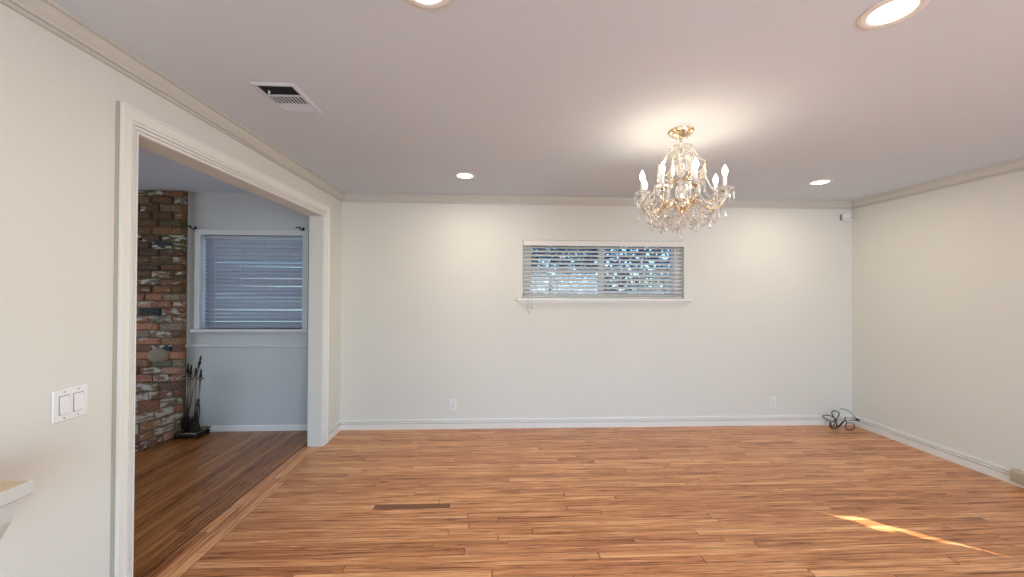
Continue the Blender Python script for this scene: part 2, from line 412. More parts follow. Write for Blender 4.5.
# casing of the opening (mitred profile)
cas = [(0, 0), (0, .012), (.004, .016), (.012, .016), (.013, .006), (.017, .006), (.018, .017), (.028, .019), (.029, .008), (.033, .008), (.034, .020), (.044, .022), (.045, .015), (.048, .015), (.050, .021), (.092, .021), (.094, .026), (.104, .026), (.104, 0)]
vs = []; fs = []; n = len(cas)
for q in range(4):
    for w, t in cas:
        vs.append((XL+t, OP0-w*.78 if q < 2 else OP1+w*.9, 0 if q in (0, 3) else OPZ+w))
for q in range(3):
    for k in range(n): fs.append((q*n+k, q*n+(k+1) % n, (q+1)*n+(k+1) % n, (q+1)*n+k))
struct(MB().add(vs, fs).build('trim_4', M['trim']), 'white moulded casing around the wide opening')
struct(MB().box(XL, XL+.010, OP0-.091, OP0-.082, 0, OPZ+.104).build('casing_shade_strip', mat('casing_side_shade', (.40, .37, .29), .7)), 'painted shade strip along the left side of the opening casing')  # shaded side face of the casing, painted on as a dark strip
# chair rail and thin corner strip in the side room
rail = [(0, 0), (.012, 0), (.020, .008), (.020, .022), (.012, .030), (0, .030)]
struct(MB().sweep(rail, (-3.138, YB, .855), (XW, YB, .855), (0, -1, 0)).build('trim_5', M['sash']), 'white chair rail under the side room window')
struct(MB().box(-3.138, -3.115, YB-.008, YB, .885, H).build('trim_6', M['sash']), 'narrow painted strip beside the brick')

# ---------------------------------------------------------------- windows
def window(name, W, yf, mull, rail_z, bd):
    x0, x1, z0, z1 = W; root = bpy.data.objects.new(name, None); COL.objects.link(root); root.location = ((x0+x1)/2, YB+T/2, z0); struct(root)
    def put(b, nm, mt):
        o = b.build(nm, mt, root); o.location = (-root.location.x, -root.location.y, -root.location.z); return o
    fr = MB(); fr.box(x0, x0+bd, yf, yf+.05, z0, z1); fr.box(x1-bd, x1, yf, yf+.05, z0, z1)
    fr.box(x0+bd, x1-bd, yf, yf+.05, z1-.045, z1); fr.box(x0+bd, x1-bd, yf, yf+.05, z0, z0+.05)
    if mull: fr.box(mull-.03, mull+.03, yf, yf+.05, z0+.05, z1-.045)
    if rail_z:
        fr.box(x0+bd, x1-bd, yf+.01, yf+.04, rail_z-.012, rail_z+.012)
    put(fr, 'window_frame', M['sash'])
    put(MB().box(x0+bd, x1-bd, yf+.022, yf+.028, z0+.05, z1-.045), 'pane', M['pane'])
    return root, put
w1, put1 = window('window_1', W1, YB+.095, 1.165, 1.672, .095)
put1(MB().bevbox(.222, 2.106, YB-.055, YB+.10, 1.346, 1.372, .004), 'window_sill', M['trim'])
put1(MB().box(.25, 2.078, YB-.016, YB-.001, 1.325, 1.346), 'apron', M['trim'])
w2, put2 = window('window_2', W2, YB+.095, None, 1.55, .04)
cb = MB()
cb.box(W2[0]-.055, W2[0], YB-.018, YB, 1.045, 2.06); cb.box(W2[1], W2[1]+.055, YB-.018, YB, 1.045, 2.06); cb.box(W2[0], W2[1], YB-.018, YB, 2.005, 2.06)
put2(cb, 'casing', M['sash'])
put2(MB().bevbox(-3.072, -1.90, YB-.055, YB+.10, 1.012, 1.045, .004), 'window_sill', M['sash'])

# ---------------------------------------------------------------- blinds
def slats(mb, x0, x1, yc, z, depth, tilt, th=.003, jit=0):
    c, s = math.cos(tilt), math.sin(tilt); n = 4; top = []; bot = []
    for i in range(n+1):
        u = (i/n-.5)*depth; w = .003*(1-(2*i/n-1)**2)
        top.append((yc+u*c-(w+th)*s, z+u*s+(w+th)*c)); bot.append((yc+u*c-w*s, z+u*s+w*c))
    pr = top+bot[::-1]; k = len(pr)
    vs = [(x0, a, b) for a, b in pr]+[(x1, a, b+jit) for a, b in pr]
    fs = [(i, (i+1) % k, k+(i+1) % k, k+i) for i in range(k)]+[tuple(range(k))[::-1], tuple(range(k, 2*k))]
    mb.add(vs, fs)
bl = thing('window_blind', 'cream slatted blind, half open over the wide high window in the back wall', 'window blind', (1.166, YB+.035, 1.375))
def sub(mb, nm, mt, root, smooth=False):
    o = mb.build(nm, mt, root, smooth); o.location = -root.location; return o
mb = MB().bevbox(.296, 2.036, YB-.018, YB-.004, 1.928, 1.984, .003).box(.30, 2.03, YB-.004, YB+.05, 1.95, 1.984)
sub(mb, 'valance', M['slat'], bl)
mb = MB()
for i in range(12): slats(mb, .303, 2.030, YB+.036, 1.914-i*.0432, .050, math.radians(27), jit=random.uniform(-.001, .001))
for i in range(3): slats(mb, .303, 2.030, YB+.036, 1.408-i*.006, .048, 0)
sub(mb, 'slats', M['slat'], bl)
sub(MB().bevbox(.303, 2.03, YB+.012, YB+.060, 1.374, 1.390, .003), 'bottom_rail', M['slat'], bl)
for x in (.385, .66, 1.02, 1.33, 1.60, 1.93):
    sub(MB().tube([(x, YB+.011, 1.39), (x, YB+.011, 1.945)], .0014, 5), 'ladder_cord', M['cord'], bl)
for x, zb in ((.335, 1.27), (.352, 1.24), (.385, 1.28)):
    mb = MB().tube([(x, YB-.026, 1.94), (x, YB-.026, 1.385), (x, YB-.064, 1.372), (x+.002, YB-.064, zb)], .0013, 5)
    mb.lathe([(.002, 0), (.005, -.006), (.006, -.025), (.002, -.028)], (x+.002, YB-.064, zb), 8)
    sub(mb, 'pull_cord', M['cord'], bl)
sub(MB().tube([(1.925, YB-.024, 1.92), (1.94, YB-.024, 1.42)], .004, 6), 'tilt_wand', M['white'], bl)

b2 = thing('window_blind', 'closed bluish grey slatted blind on the window of the side room', 'window blind', (-2.495, YB+.035, 1.05))
sub(MB().bevbox(-2.985, -2.005, YB+.01, YB+.055, 1.972, 2.0, .003), 'headrail', M['slat_side'], b2)
mb = MB()
random.seed(3)
for i in range(22):
    slats(mb, -2.985, -2.003, YB+.036, 1.945-i*.0405, .050, math.radians(-53+random.uniform(-10, 10)), jit=random.uniform(-.004, .004))
sub(mb, 'slats', M['slat_side'], b2)
sub(MB().bevbox(-2.965, -2.02, YB+.018, YB+.055, 1.052, 1.066, .003), 'bottom_rail', M['slat_side'], b2)
for x in (-2.87, -2.62, -2.37, -2.13):
    sub(MB().tube([(x, YB+.010, 1.06), (x, YB+.010, 1.975)], .0022, 5), 'ladder_cord', M['cord'], b2)
for x, s, side in ((-3.061, 1, 'left'), (-1.985, -1, 'right')):
    br = thing('curtain_rod_bracket', 'small black curtain rod bracket at the upper %s corner of the side room window' % side, 'bracket', (x, YB-.02, 2.05), 'curtain rod brackets over the side room window')
    MB().bevbox(-.009, .009, .008, .019, -.012, .04, .002).build('wall_plate', M['iron'], br)
    MB().tube(smooth_path([(0, .01, .01), (0, -.03, .012), (0, -.05, .022), (0, -.058, .04)]), .006, 8).tube([(0, -.045, .028), (-.045*1, -.045, .034)], .006, 8).build('hook', M['iron'], br)

# ---------------------------------------------------------------- brick fireplace side
def chim(s, z):
    """surface point: s metres leftwards; flat against the back wall high up, flaring into the room near the floor"""
    w = max(0, min(1, (.62-z)/.55)); w = w*w*(3-2*w)
    top = Vector((-3.138-s*.92, YB-.05, z))
    low = Vector((-3.142-s*.06, YB-.05-s, z)) if s < .46 else Vector((-3.170-(s-.46)*.92, YB-.51, z))
    return top.lerp(low, w)
def cnorm(s, z):
    e = .02; a = chim(s+e, z)-chim(s, z); b = Vector((0, 0, 1)); n = a.cross(b); n = -n if n.y > 0 and abs(n.y) > abs(n.x) else n
    if n.x < 0 and abs(n.x) > abs(n.y): n = -n
    return n.normalized()
random.seed(11)
V = []; Fc = []; colr = []; wash = []
pal = [(.21, .095, .050), (.15, .070, .038), (.26, .11, .062), (.17, .085, .045), (.34, .15, .085), (.16, .11, .06), (.22, .12, .06), (.30, .17, .11), (.13, .065, .04), (.20, .15, .10), (.26, .10, .05)]
z = .0; row = 0
while z < H-.02:
    h = random.uniform(.070, .080); z1 = min(z+h, H-.002); s = -0.0-(.0 if row % 2 else .0)
    first = True
    while s < 1.9:
        L_ = random.uniform(.19, .25)
        if first and row % 2: L_ = .10
        first = False
        gap = .010; s0, s1 = s+gap*.5*(s > 0), s+L_-gap*.5; out = random.uniform(.018, .040)
        c = random.choice(pal)
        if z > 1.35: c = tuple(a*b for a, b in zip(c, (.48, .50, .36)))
        if random.random() < .06 and z > .5: c = (.02, .022, .024)
        if random.random() < .05: c = (.12, .115, .085)
        wv = random.choice((.22, .30, .36, .43)) + (.07 if z < .45 else 0)
        # rounded, slightly irregular box of 4x3 cells
        nx, nz = 5, 3; o = len(V); bz0, bz1 = z+gap*.4, z1-gap*.4; jj = [random.uniform(-.004, .004) for _ in range(4)]
        for j in range(nz+1):
            for i in range(nx+1):
                a = i/nx; b = j/nz; a2 = (0, .07, .35, .65, .93, 1)[i]; b2_ = (0, .15, .85, 1)[j]
                edge = i in (0, nx) or j in (0, nz)
                ss = s0+(s1-s0)*a2; zz = bz0+(bz1-bz0)*b2_+jj[0]*(1-a2)*(b2_)+jj[1]*a2*b2_
                d = out*(.62 if edge else 1)+random.uniform(-.004, .004)
                p = chim(ss, zz)+cnorm(ss, zz)*d; V.append(tuple(p))
        for j in range(nz):
            for i in range(nx):
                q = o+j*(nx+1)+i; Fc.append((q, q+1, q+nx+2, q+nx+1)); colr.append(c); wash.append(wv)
        # skirt back to the mortar
        ring = [(i, 0) for i in range(nx+1)]+[(nx, j) for j in range(1, nz+1)]+[(i, nz) for i in range(nx-1, -1, -1)]+[(0, j) for j in range(nz-1, 0, -1)]
        rb = len(V)
        for i, j in ring:
            a2 = (0, .07, .35, .65, .93, 1)[i]; b2_ = (0, .15, .85, 1)[j]
            ss = s0+(s1-s0)*a2; zz = bz0+(bz1-bz0)*b2_; V.append(tuple(chim(ss, zz)-cnorm(ss, zz)*.03))
        for k in range(len(ring)):
            i, j = ring[k]; i2, j2 = ring[(k+1) % len(ring)]
            Fc.append((o+j*(nx+1)+i, rb+k, rb+(k+1) % len(ring), o+j2*(nx+1)+i2)); colr.append(c); wash.append(wv)
        s += L_
    z = z1; row += 1
me = bpy.data.meshes.new('bricks'); me.from_pydata(V, [], Fc); me.update()
import bmesh
bm = bmesh.new(); bm.from_mesh(me); bmesh.ops.recalc_face_normals(bm, faces=bm.faces); bm.to_mesh(me); bm.free()
me.attributes.new('brickcol', 'FLOAT_COLOR', 'FACE'); me.attributes.new('wash', 'FLOAT', 'FACE')
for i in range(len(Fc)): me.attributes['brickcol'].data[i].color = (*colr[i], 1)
for i in range(len(Fc)): me.attributes['wash'].data[i].value = wash[i]
me.materials.append(M['brick'])
fp = thing('brick_fireplace', 'floor to ceiling fireplace wall of old red brick with white mortar smears', 'fireplace', (-3.6, YB-.1, 0))
bo = bpy.data.objects.new('bricks', me); COL.objects.link(bo); bo.parent = fp; bo.location = -fp.location
V = []; Fc = []; ns, nz = 38, 40
for j in range(nz+1):
    for i in range(ns+1):
        ss = i*1.9/ns; zz = (H-.003)*j/nz; V.append(tuple(chim(ss, zz)+cnorm(ss, zz)*.010))
for j in range(nz):
    for i in range(ns): q = j*(ns+1)+i; Fc.append((q, q+1, q+ns+2, q+ns+1))
o = len(V)
for j in range(nz+1): V.append((-3.140, YB-.001, (H-.003)*j/nz))
for j in range(nz): Fc.append((j*(ns+1), (j+1)*(ns+1), o+j+1, o+j))
mm = MB(); mm.add(V, Fc); sub(mm, 'mortar', M['mortar'], fp)
# rounded stone set among the bricks
mm = MB(); zc = .775; sc = .235
vs = []; fs = []
for i in range(7):
    for k in range(20):
        a = PI*.5*i/6; an = 2*PI*k/20; rr = math.cos(a)*(1+.06*math.sin(3*an)); dz = math.sin(an)*.085*rr; dz = max(dz, -.05)
        p = chim(sc+math.cos(an)*.115*rr, zc+dz)+Vector((0, -1, 0))*(.02+.035*math.sin(a)); vs.append(tuple(p))
for i in range(6):
    for k in range(20): fs.append((i*20+k, i*20+(k+1) % 20, (i+1)*20+(k+1) % 20, (i+1)*20+k))
fs.append(tuple(120+k for k in range(20)))
M['stone'] = mat('tan_stone', (.27, .22, .15), .9, noise=.35, nscale=25, bump=.8, bscale=50)
s_ = sub(mm.add(vs, fs), 'round_stone', M['stone'], fp); s_['label'] = 'rounded tan stone set among the bricks'

# ---------------------------------------------------------------- fireplace tools
TY = 3.935
stn = thing('fireplace_tool_stand', 'black iron fireplace tool stand with brass post beside the brick', 'tool stand', (-2.97, TY, 0))
mb = MB()
mb.bevbox(-3.082, -2.862, TY-.10, TY+.08, .018, .040, .006)
for dx in (-3.068, -2.875):
    for dy in (-.085, .065): mb.ball((dx, TY+dy, .010), .011, 8, 5)
sub(mb, 'base', M['iron'], stn)
mb = MB()
for a, b in (((-3.078, TY-.10), (-2.864, TY-.10)), ((-3.078, TY+.08), (-2.864, TY+.08))): mb.tube([(a[0], a[1], .058), (b[0], b[1], .058)], .006, 6)
for a in (-3.076, -2.866): mb.tube([(a, TY-.10, .058), (a, TY+.08, .058)], .006, 6)
for k in range(9):
    x = -3.074+k*.0256
    mb.tube([(x, TY-.10, .036), (x, TY-.10, .060)], .004, 6)
sub(mb, 'gallery_rail', M['brass'], stn)
def handle(mb, p, d, k=1.0):
    # turned grip with ball, along direction d from p
    d = Vector(d).normalized(); P = Vector(p)
    prof = [(0, .006), (.01, .010), (.02, .006), (.035, .012), (.055, .013), (.075, .006), (.085, .011), (.095, .006), (.105, .009), (.118, .004), (.125, .001)]
    mb.tube([P+d*a*k for a, r in prof], [r for a, r in prof], 10)
mb = MB().tube([(-3.03, TY, .035), (-3.03, TY, .60)], .0075, 10); sub(mb, 'post', M['brass'], stn, True)
mb = MB(); handle(mb, (-3.03, TY, .595), (0, 0, 1)); sub(mb, 'finial', M['iron'], stn, True)
mb = MB().tube([(-3.075, TY-.01, .572), (-2.875, TY-.01, .572)], .005, 8)
for x in (-3.06, -2.985, -2.935, -2.885):
    mb.tube(smooth_path([(x, TY-.01, .572), (x+.004, TY-.045, .568), (x+.022, TY-.050, .566), (x+.030, TY-.02, .572)]), .0035, 6)
sub(mb, 'hook_bar', M['brass'], stn)
def tool(name, label, top, bot, head):
    t = thing(name, label, 'fireplace tool', bot, 'fireplace tools on the stand')
    top = Vector(top); bot = Vector(bot); d = (top-bot).normalized()
    sub(MB().tube([bot, top-d*.125], .0062, 8), 'shaft', M['brass'], t, True)
    mb = MB(); handle(mb, top-d*.13, d); sub(mb, 'handle', M['iron'], t, True)
    head(t, bot, d)
def shovel(t, b, d):
    mb = MB(); vs = []; fs = []
    pr = [(-.0, .018), (.02, .042), (.06, .050), (.11, .050), (.135, .046)]
    for dz, w in pr:
        for k in range(7):
            u = -1+2*k/6; vs.append((b[0]+u*w, b[1]-.012+.016*u*u, b[2]+.03-dz))
    for dz, w in pr:
        for k in range(7):
            u = -1+2*k/6; vs.append((b[0]+u*w, b[1]-.009+.016*u*u, b[2]+.03-dz))
    n = len(pr)*7
    for i in range(len(pr)-1):
        for k in range(6):
            q = i*7+k; fs.append((q, q+1, q+8, q+7)); fs.append((n+q, n+q+7, n+q+8, n+q+1))
    for i in range(len(pr)-1): fs.append((i*7, i*7+7, n+i*7+7, n+i*7)); fs.append((i*7+6, n+i*7+6, n+i*7+13, i*7+13))
    for k in range(6): fs.append((k, n+k, n+k+1, k+1)); q = (len(pr)-1)*7+k; fs.append((q, q+1, n+q+1, n+q))
    sub(mb.add(vs, fs), 'scoop', M['iron'], t)
def brush(t, b, d):
    mb = MB().lathe([(.012, .05), (.03, .03), (.034, .0), (.034, -.01)], b, 14, 1, .5); sub(mb, 'ferrule', M['iron'], t)
    mb = MB()
    for k in range(120):
        a = random.uniform(0, 2*PI); r = math.sqrt(random.random())
        x, y = r*math.cos(a), r*math.sin(a)
        mb.tube([(b[0]+x*.03, b[1]+y*.014, b[2]-.008), (b[0]+x*.05, b[1]+y*.026, b[2]-.115+random.uniform(0, .012))], .0022, 4)
    sub(mb, 'bristles', M['bristle'], t)
def poker(t, b, d):
    mb = MB().tube([b, b-d*.05, b-d*.07], [.0055, .005, .001], 8)
    mb.tube(smooth_path([b+d*.01, b+Vector((.025, -.005, -.005)), b+Vector((.045, -.006, .012)), b+Vector((.045, -.006, .028))]), [.005]*18+[.001], 8)
    sub(mb, 'hook_tip', M['iron'], t)
def tongs(t, b, d):
    mb = MB()
    for s in (-1, 1):
        mb.tube(smooth_path([b+d*.22, b+d*.12+Vector((s*.022, -.004, 0)), b+d*.02+Vector((s*.020, -.004, 0)), b-d*.05+Vector((s*.004, -.004, 0))]), .0045, 8)
        mb.ball(b-d*.05+Vector((s*.006, -.004, 0)), .010, 8, 5)
    mb.ball(b+d*.22, .012, 10, 6)
    sub(mb, 'jaws', M['iron'], t)
tool('ash_shovel', 'fireplace shovel leaning left with its dark scoop near the brick', (-2.962, TY-.045, .715), (-3.015, TY-.035, .18), shovel)
tool('hearth_brush', 'upright fireplace brush with dark bristles in the tool stand', (-2.915, TY-.05, .690), (-2.925, TY-.035, .165), brush)
tool('fire_tongs', 'fireplace tongs hanging in the middle of the tool stand behind the brush', (-2.935, TY+.045, .66), (-2.97, TY+.04, .12), tongs)
tool('fire_poker', 'tallest fireplace tool, a poker leaning far to the right', (-2.850, TY-.07, .810), (-2.995, TY-.065, .13), poker)

# ---------------------------------------------------------------- switch, outlets, vent
sw = thing('light_switch', 'white double rocker light switch on the left wall', 'light switch', (XL, 1.519, 1.012))
mb = MB().bevbox(0, .007, -.061, .061, -.060, .060, .003); mb.build('cover_plate', M['white'], sw)
for yy in (-.024, .024):
    MB().box(.0071, .0078, yy-.018, yy+.018, -.035, .035).build('rocker_gap_shade', M['shadow_gap'], sw)
    vs = [(.0075, yy-.0155, -.032), (.0075, yy+.0155, -.032), (.0075, yy+.0155, .032), (.0075, yy-.0155, .032), (.014, yy-.0155, -.032), (.014, yy+.0155, -.032), (.009, yy+.0155, .032), (.009, yy-.0155, .032)]
    MB().add(vs, [(0, 1, 2, 3), (4, 5, 6, 7), (0, 1, 5, 4), (1, 2, 6, 5), (2, 3, 7, 6), (3, 0, 4, 7)]).build('rocker', M['white'], sw)
    for zz in (-.048, .048):
        o = MB().lathe([(.0030, 0), (.0026, .0012), (.0005, .0014)], (0, 0, 0), 10).build('screw', M['shadow_gap'], sw); o.rotation_euler = (0, PI/2, 0); o.location = (.0068, yy, zz)
for x, side in ((-.4355, 'left'), (3.026, 'right')):
    ol = thing('wall_outlet', 'small white power outlet low on the back wall, %s of the window' % side, 'outlet', (x, YB, .25), 'power outlets on the back wall')
    MB().bevbox(-.035, .035, -.006, 0, -.057, .057, .002).build('cover_plate', M['white'], ol)
    for zz in (-.022, .022):
        MB().lathe([(.017, 0), (.016, .0022), (.001, .0024)], (0, 0, 0), 16).build('receptacle', M['sash'], ol).rotation_euler = (PI/2, 0, 0)
        ol.children[-1].location = (0, -.0055, zz)
        MB().box(-.007, -.005, -.0085, -.0078, zz-.005, zz+.005).box(.005, .007, -.0085, -.0078, zz-.005, zz+.005).build('slots', M['dark'], ol)
# ceiling register: three louvre banks
vt = thing('ceiling_vent', 'cream metal air vent in the ceiling with three louvre sections', 'air vent', (-1.080, 2.042, H))
fr = MB(); fx, fy = .108, .155
fr.sweep([(0, 0), (.012, -.006), (.024, -.006), (.024, 0)], (-fx, -fy, 0), (-fx, fy, 0), (1, 0, 0), mit0=1, mit1=1)
fr.sweep([(0, 0), (.012, -.006), (.024, -.006), (.024, 0)], (fx, -fy, 0), (fx, fy, 0), (-1, 0, 0), mit0=1, mit1=1)
fr.sweep([(0, 0), (.012, -.006), (.024, -.006), (.024, 0)], (-fx, -fy, 0), (fx, -fy, 0), (0, 1, 0), mit0=1, mit1=1)
fr.sweep([(0, 0), (.012, -.006), (.024, -.006), (.024, 0)], (-fx, fy, 0), (fx, fy, 0), (0, -1, 0), mit0=1, mit1=1)
fr.box(-fx+.024, fx-.024, -.042, -.030, -.006, 0).box(-fx+.024, fx-.024, .050, .062, -.006, 0)
fr.build('frame', M['ceiling'], vt)
MB().box(-fx+.024, fx-.024, -fy+.024, fy-.024, -.0012, -.0004).build('duct_opening', M['dark'], vt)
for k in range(7):
    yy = -fy+.036+k*.012; MB().add([(-fx+.024, yy, -.001), (fx-.024, yy, -.001), (fx-.024, yy-.007, -.005), (-fx+.024, yy-.007, -.005), (-fx+.024, yy+.001, -.001), (fx-.024, yy+.001, -.001), (fx-.024, yy-.006, -.006), (-fx+.024, yy-.006, -.006)], [(0, 1, 2, 3), (4, 5, 6, 7), (0, 3, 7, 4), (1, 2, 6, 5), (0, 1, 5, 4), (3, 2, 6, 7)]).build('louvre', M['dark'], vt)
for k in range(9):
    xx = -fx+.034+k*.0185
    MB().box(xx, xx+.004, -.030, .050, -.006, -.0013).build('louvre', M['ceiling'], vt)
for k in range(5):
    yy = .066+k*.014; MB().add([(-fx+.024, yy, -.0013), (fx-.024, yy, -.0013), (fx-.024, yy+.013, -.006), (-fx+.024, yy+.013, -.006), (-fx+.024, yy+.0015, -.0013), (fx-.024, yy+.0015, -.0013), (fx-.024, yy+.0145, -.006), (-fx+.024, yy+.0145, -.006)], [(0, 1, 2, 3), (4, 5, 6, 7), (0, 3, 7, 4), (1, 2, 6, 5), (0, 1, 5, 4), (3, 2, 6, 7)]).build('louvre', M['ceiling'], vt)
o = MB().tube([(-.052, -.085, -.004), (-.045, -.098, -.026), (-.030, -.115, -.028)], .0035, 8).build('lever', M['trim'], vt)

# ---------------------------------------------------------------- recessed downlights
def downlight(x, y, label):
    t = thing('recessed_downlight', label, 'ceiling light', (x, y, H), 'recessed downlights in the ceiling')
    MB().lathe([(.095, -.0005), (.093, -.004), (.084, -.006), (.070, -.006), (.064, -.003), (.064, -.0005)], (0, 0, 0), 40).build('trim_ring', M['trim'], t, True)
    MB().lathe([(.0635, -.0040), (.045, -.0048), (.001, -.0052), (.001, -.001), (.0635, -.001)], (0, 0, 0), 40).build('lens', M['lens'], t, True)
    lamp('lamp_light', 'AREA', (0, 0, -.014), DOWNLIGHT_W, WARM, t, aim=(0, 0, -1), shape='DISK', size=.11)
downlight(-.265, 3.322, 'small round lit downlight in the far ceiling, left of the chandelier')
downlight(2.923, 3.327, 'small round lit downlight in the far ceiling near the right corner')
downlight(-.236, 1.268, 'lit downlight cut by the top edge at the middle left')
downlight(1.400, 1.290, 'largest lit downlight, at the top right of the ceiling')

# ---------------------------------------------------------------- chandelier
CX, CY = 1.147, 2.324
ch = thing('chandelier', 'brass and crystal chandelier with eight lit candle bulbs hanging from the ceiling', 'chandelier', (CX, CY, H))
random.seed(5)
def Z(z): return z-H
MB().lathe([(.004, -.050), (.012, -.048), (.016, -.040), (.030, -.034), (.050, -.026), (.068, -.016), (.074, -.008), (.076, -.0005)], (0, 0, 0), 48, ripple=.03, rn=16).build('canopy', M['gold'], ch)
for k in range(12):
    a = k*PI/6; MB().ball((.060*math.cos(a), .060*math.sin(a), -.026), .0075, 8, 5).build('canopy_bead', M['crystal'], ch)
# chain
mb = MB()
for i in range(5):
    zc = -.056-i*.017; a = (i % 2)*PI/2; ring = []
    for k in range(13):
        t = 2*PI*k/12; ring.append((.0075*math.cos(t)*math.cos(a), .0075*math.cos(t)*math.sin(a), zc+.011*math.sin(t)))
    mb.tube(ring, .0025, 6, cap=False)
mb.build('chain', M['gold'], ch, True)
# column
MB().lathe([(.004, Z(2.315)), (.010, Z(2.31)), (.008, Z(2.30)), (.022, Z(2.292)), (.026, Z(2.28)), (.012, Z(2.262)), (.010, Z(2.25)), (.020, Z(2.235)), (.030, Z(2.21)), (.028, Z(2.18)), (.012, Z(2.16)), (.010, Z(2.15))][::-1], (0, 0, 0), 16, ripple=.05, rn=8).build('upper_baluster', M['crystal'], ch)
MB().lathe([(.010, Z(2.16)), (.022, Z(2.152)), (.024, Z(2.144)), (.012, Z(2.136)), (.020, Z(2.11)), (.036, Z(2.07)), (.034, Z(2.04)), (.016, Z(2.015)), (.012, Z(2.0))][::-1], (0, 0, 0), 16, ripple=.05, rn=8).build('lower_baluster', M['crystal'], ch)
MB().lathe([(.010, Z(2.005)), (.030, Z(1.998)), (.040, Z(1.985)), (.046, Z(1.970)), (.036, Z(1.952)), (.022, Z(1.944)), (.026, Z(1.934)), (.014, Z(1.920)), (.006, Z(1.906)), (.002, Z(1.895))][::-1], (0, 0, 0), 24).build('hub', M['gold'], ch, True)
MB().lathe([(.008, Z(2.315)), (.030, Z(2.318)), (.060, Z(2.330)), (.066, Z(2.340)), (.062, Z(2.341)), (.030, Z(2.324)), (.008, Z(2.322))], (0, 0, 0), 32, ripple=.06, rn=12).build('crown_dish', M['crystal'], ch)
def prism_mesh(L_, w):
    mb = MB(); n = 6
    pr = [(.0006, 0), (w*.30, -L_*.12), (w*.5, -L_*.52), (w*.42, -L_*.74), (.0006, -L_)]
    mb.lathe(pr[::-1], (0, 0, 0), n, 1, .55)
    mb.ball((0, 0, .006), .005, 6, 4)
    o = mb.build('crystal_prism', M['crystal'], ch); return o
PM = {}
def prism(x, y, z, L_=.042, w=.017, rot=0):
    k = (round(L_, 3), round(w, 3))
    if k not in PM:
        o = prism_mesh(L_, w); PM[k] = o
    else:
        o = PM[k].copy(); COL.objects.link(o)
    o.location = (x, y, z-H-.012); o.rotation_euler = (0, 0, rot); o.parent = ch
def strand(p, q, sag, r=.0056, sp=.0125):
    """string of cut beads joined by small brass links"""
    p = Vector(p); q = Vector(q); n = max(3, int(((p-q).length+sag*1.6)/sp)); mb = MB(); marks = []
    for i in range(n*2+1):
        t = i/(2*n); c = p.lerp(q, t); c.z -= sag*4*t*(1-t)
        k0 = len(mb.f); mb.ball((c.x, c.y, c.z-H), r*random.uniform(.85, 1.15) if i % 2 == 0 else .0026, 6, 4); marks += [i % 2]*(len(mb.f)-k0)
    o = mb.build('bead_strand', M['crystal'], ch); o.data.materials.append(M['gold'])
    for pl, k in zip(o.data.polygons, marks): pl.material_index = k
    return o
ZT = 2.035
tips = []
ANG = [8, 52, 92, 128, 180, 220, 262, 318]
for k in range(8):
    a = math.radians(ANG[k]); c, s = math.cos(a), math.sin(a)
    Rr = .243; zt = ZT+random.uniform(-.006, .006); tips.append((a, Rr, zt))
    P = lambda r, z: (r*c, r*s, z-H)
    arm = MB().tube(smooth_path([P(.030, 1.985), P(.07, 2.005), P(.11, 1.99), P(.14, 1.948), P(.18, 1.930), P(.218, 1.945), P(.240, 1.985), P(Rr, zt)]), .0058, 8)
    arm.tube(smooth_path([P(.15, 1.945), P(.165, 1.975), P(.19, 1.985), P(.205, 1.968), P(.195, 1.955)]), .0035, 6)
    arm.build('arm', M['gold'], ch, True)
    cx, cy = Rr*c, Rr*s
    MB().lathe([(.006, zt-H-.012), (.012, zt-H-.004), (.020, zt-H+.002), (.012, zt-H+.010)], (cx, cy, 0), 16).build('candle_cup', M['gold'], ch, True)
    MB().lathe([(.010, zt-H+.002), (.030, zt-H+.004), (.046, zt-H+.014), (.048, zt-H+.018), (.044, zt-H+.018), (.028, zt-H+.009), (.010, zt-H+.007)], (cx, cy, 0), 24, ripple=.07, rn=8).build('bobeche', M['crystal'], ch)
    slv = MB().lathe([(.0105, zt-H+.010), (.0105, zt-H+.082), (.008, zt-H+.086)], (cx, cy, 0), 14).build('candle_sleeve', M['white'], ch, True)
    MB().lathe([(.007, 0), (.011, .008), (.0155, .022), (.0150, .034), (.010, .048), (.004, .060), (.0005, .066)], (cx, cy, zt-H+.086), 16).build('bulb', M['bulb'], slv, True)
    lamp('bulb_light', 'POINT', (cx, cy, zt-H+.180), BULB_W, (1.0, .80, .56), ch, shadow_soft_size=.03)
    for j in range(5):
        b = a+2*PI*j/5; prism(cx+.044*math.cos(b), cy+.044*math.sin(b), zt+.012, .060, .023, b+PI/2)
    # upper tier: scroll arm with a spike and long drop
    if k % 1 == 0:
        a2 = k*PI/4; c2, s2 = math.cos(a2), math.sin(a2); Q = lambda r, z: (r*c2, r*s2, z-H)
        MB().tube(smooth_path([Q(.020, 2.145), Q(.055, 2.120), Q(.095, 2.130), Q(.128, 2.165), Q(.136, 2.215), Q(.142, 2.262)]), [.0042]*24+[.0038, .0036, .003, .0025, .002, .0015, .001], 8).build('scroll_arm', M['gold'], ch, True)
        prism(.138*c2, .138*s2, 2.215, .095, .026, a2+PI/2)
        strand((.062*c2, .062*s2, 2.338), (.138*c2, .138*s2, 2.225), .020)
        strand((.040*c2, .040*s2, 2.330), (.085*math.cos(a2+.39), .085*math.sin(a2+.39), 2.130), .035)
        strand((.128*c2, .128*s2, 2.165), (.240*math.cos(a), .240*math.sin(a), 2.030), .055)
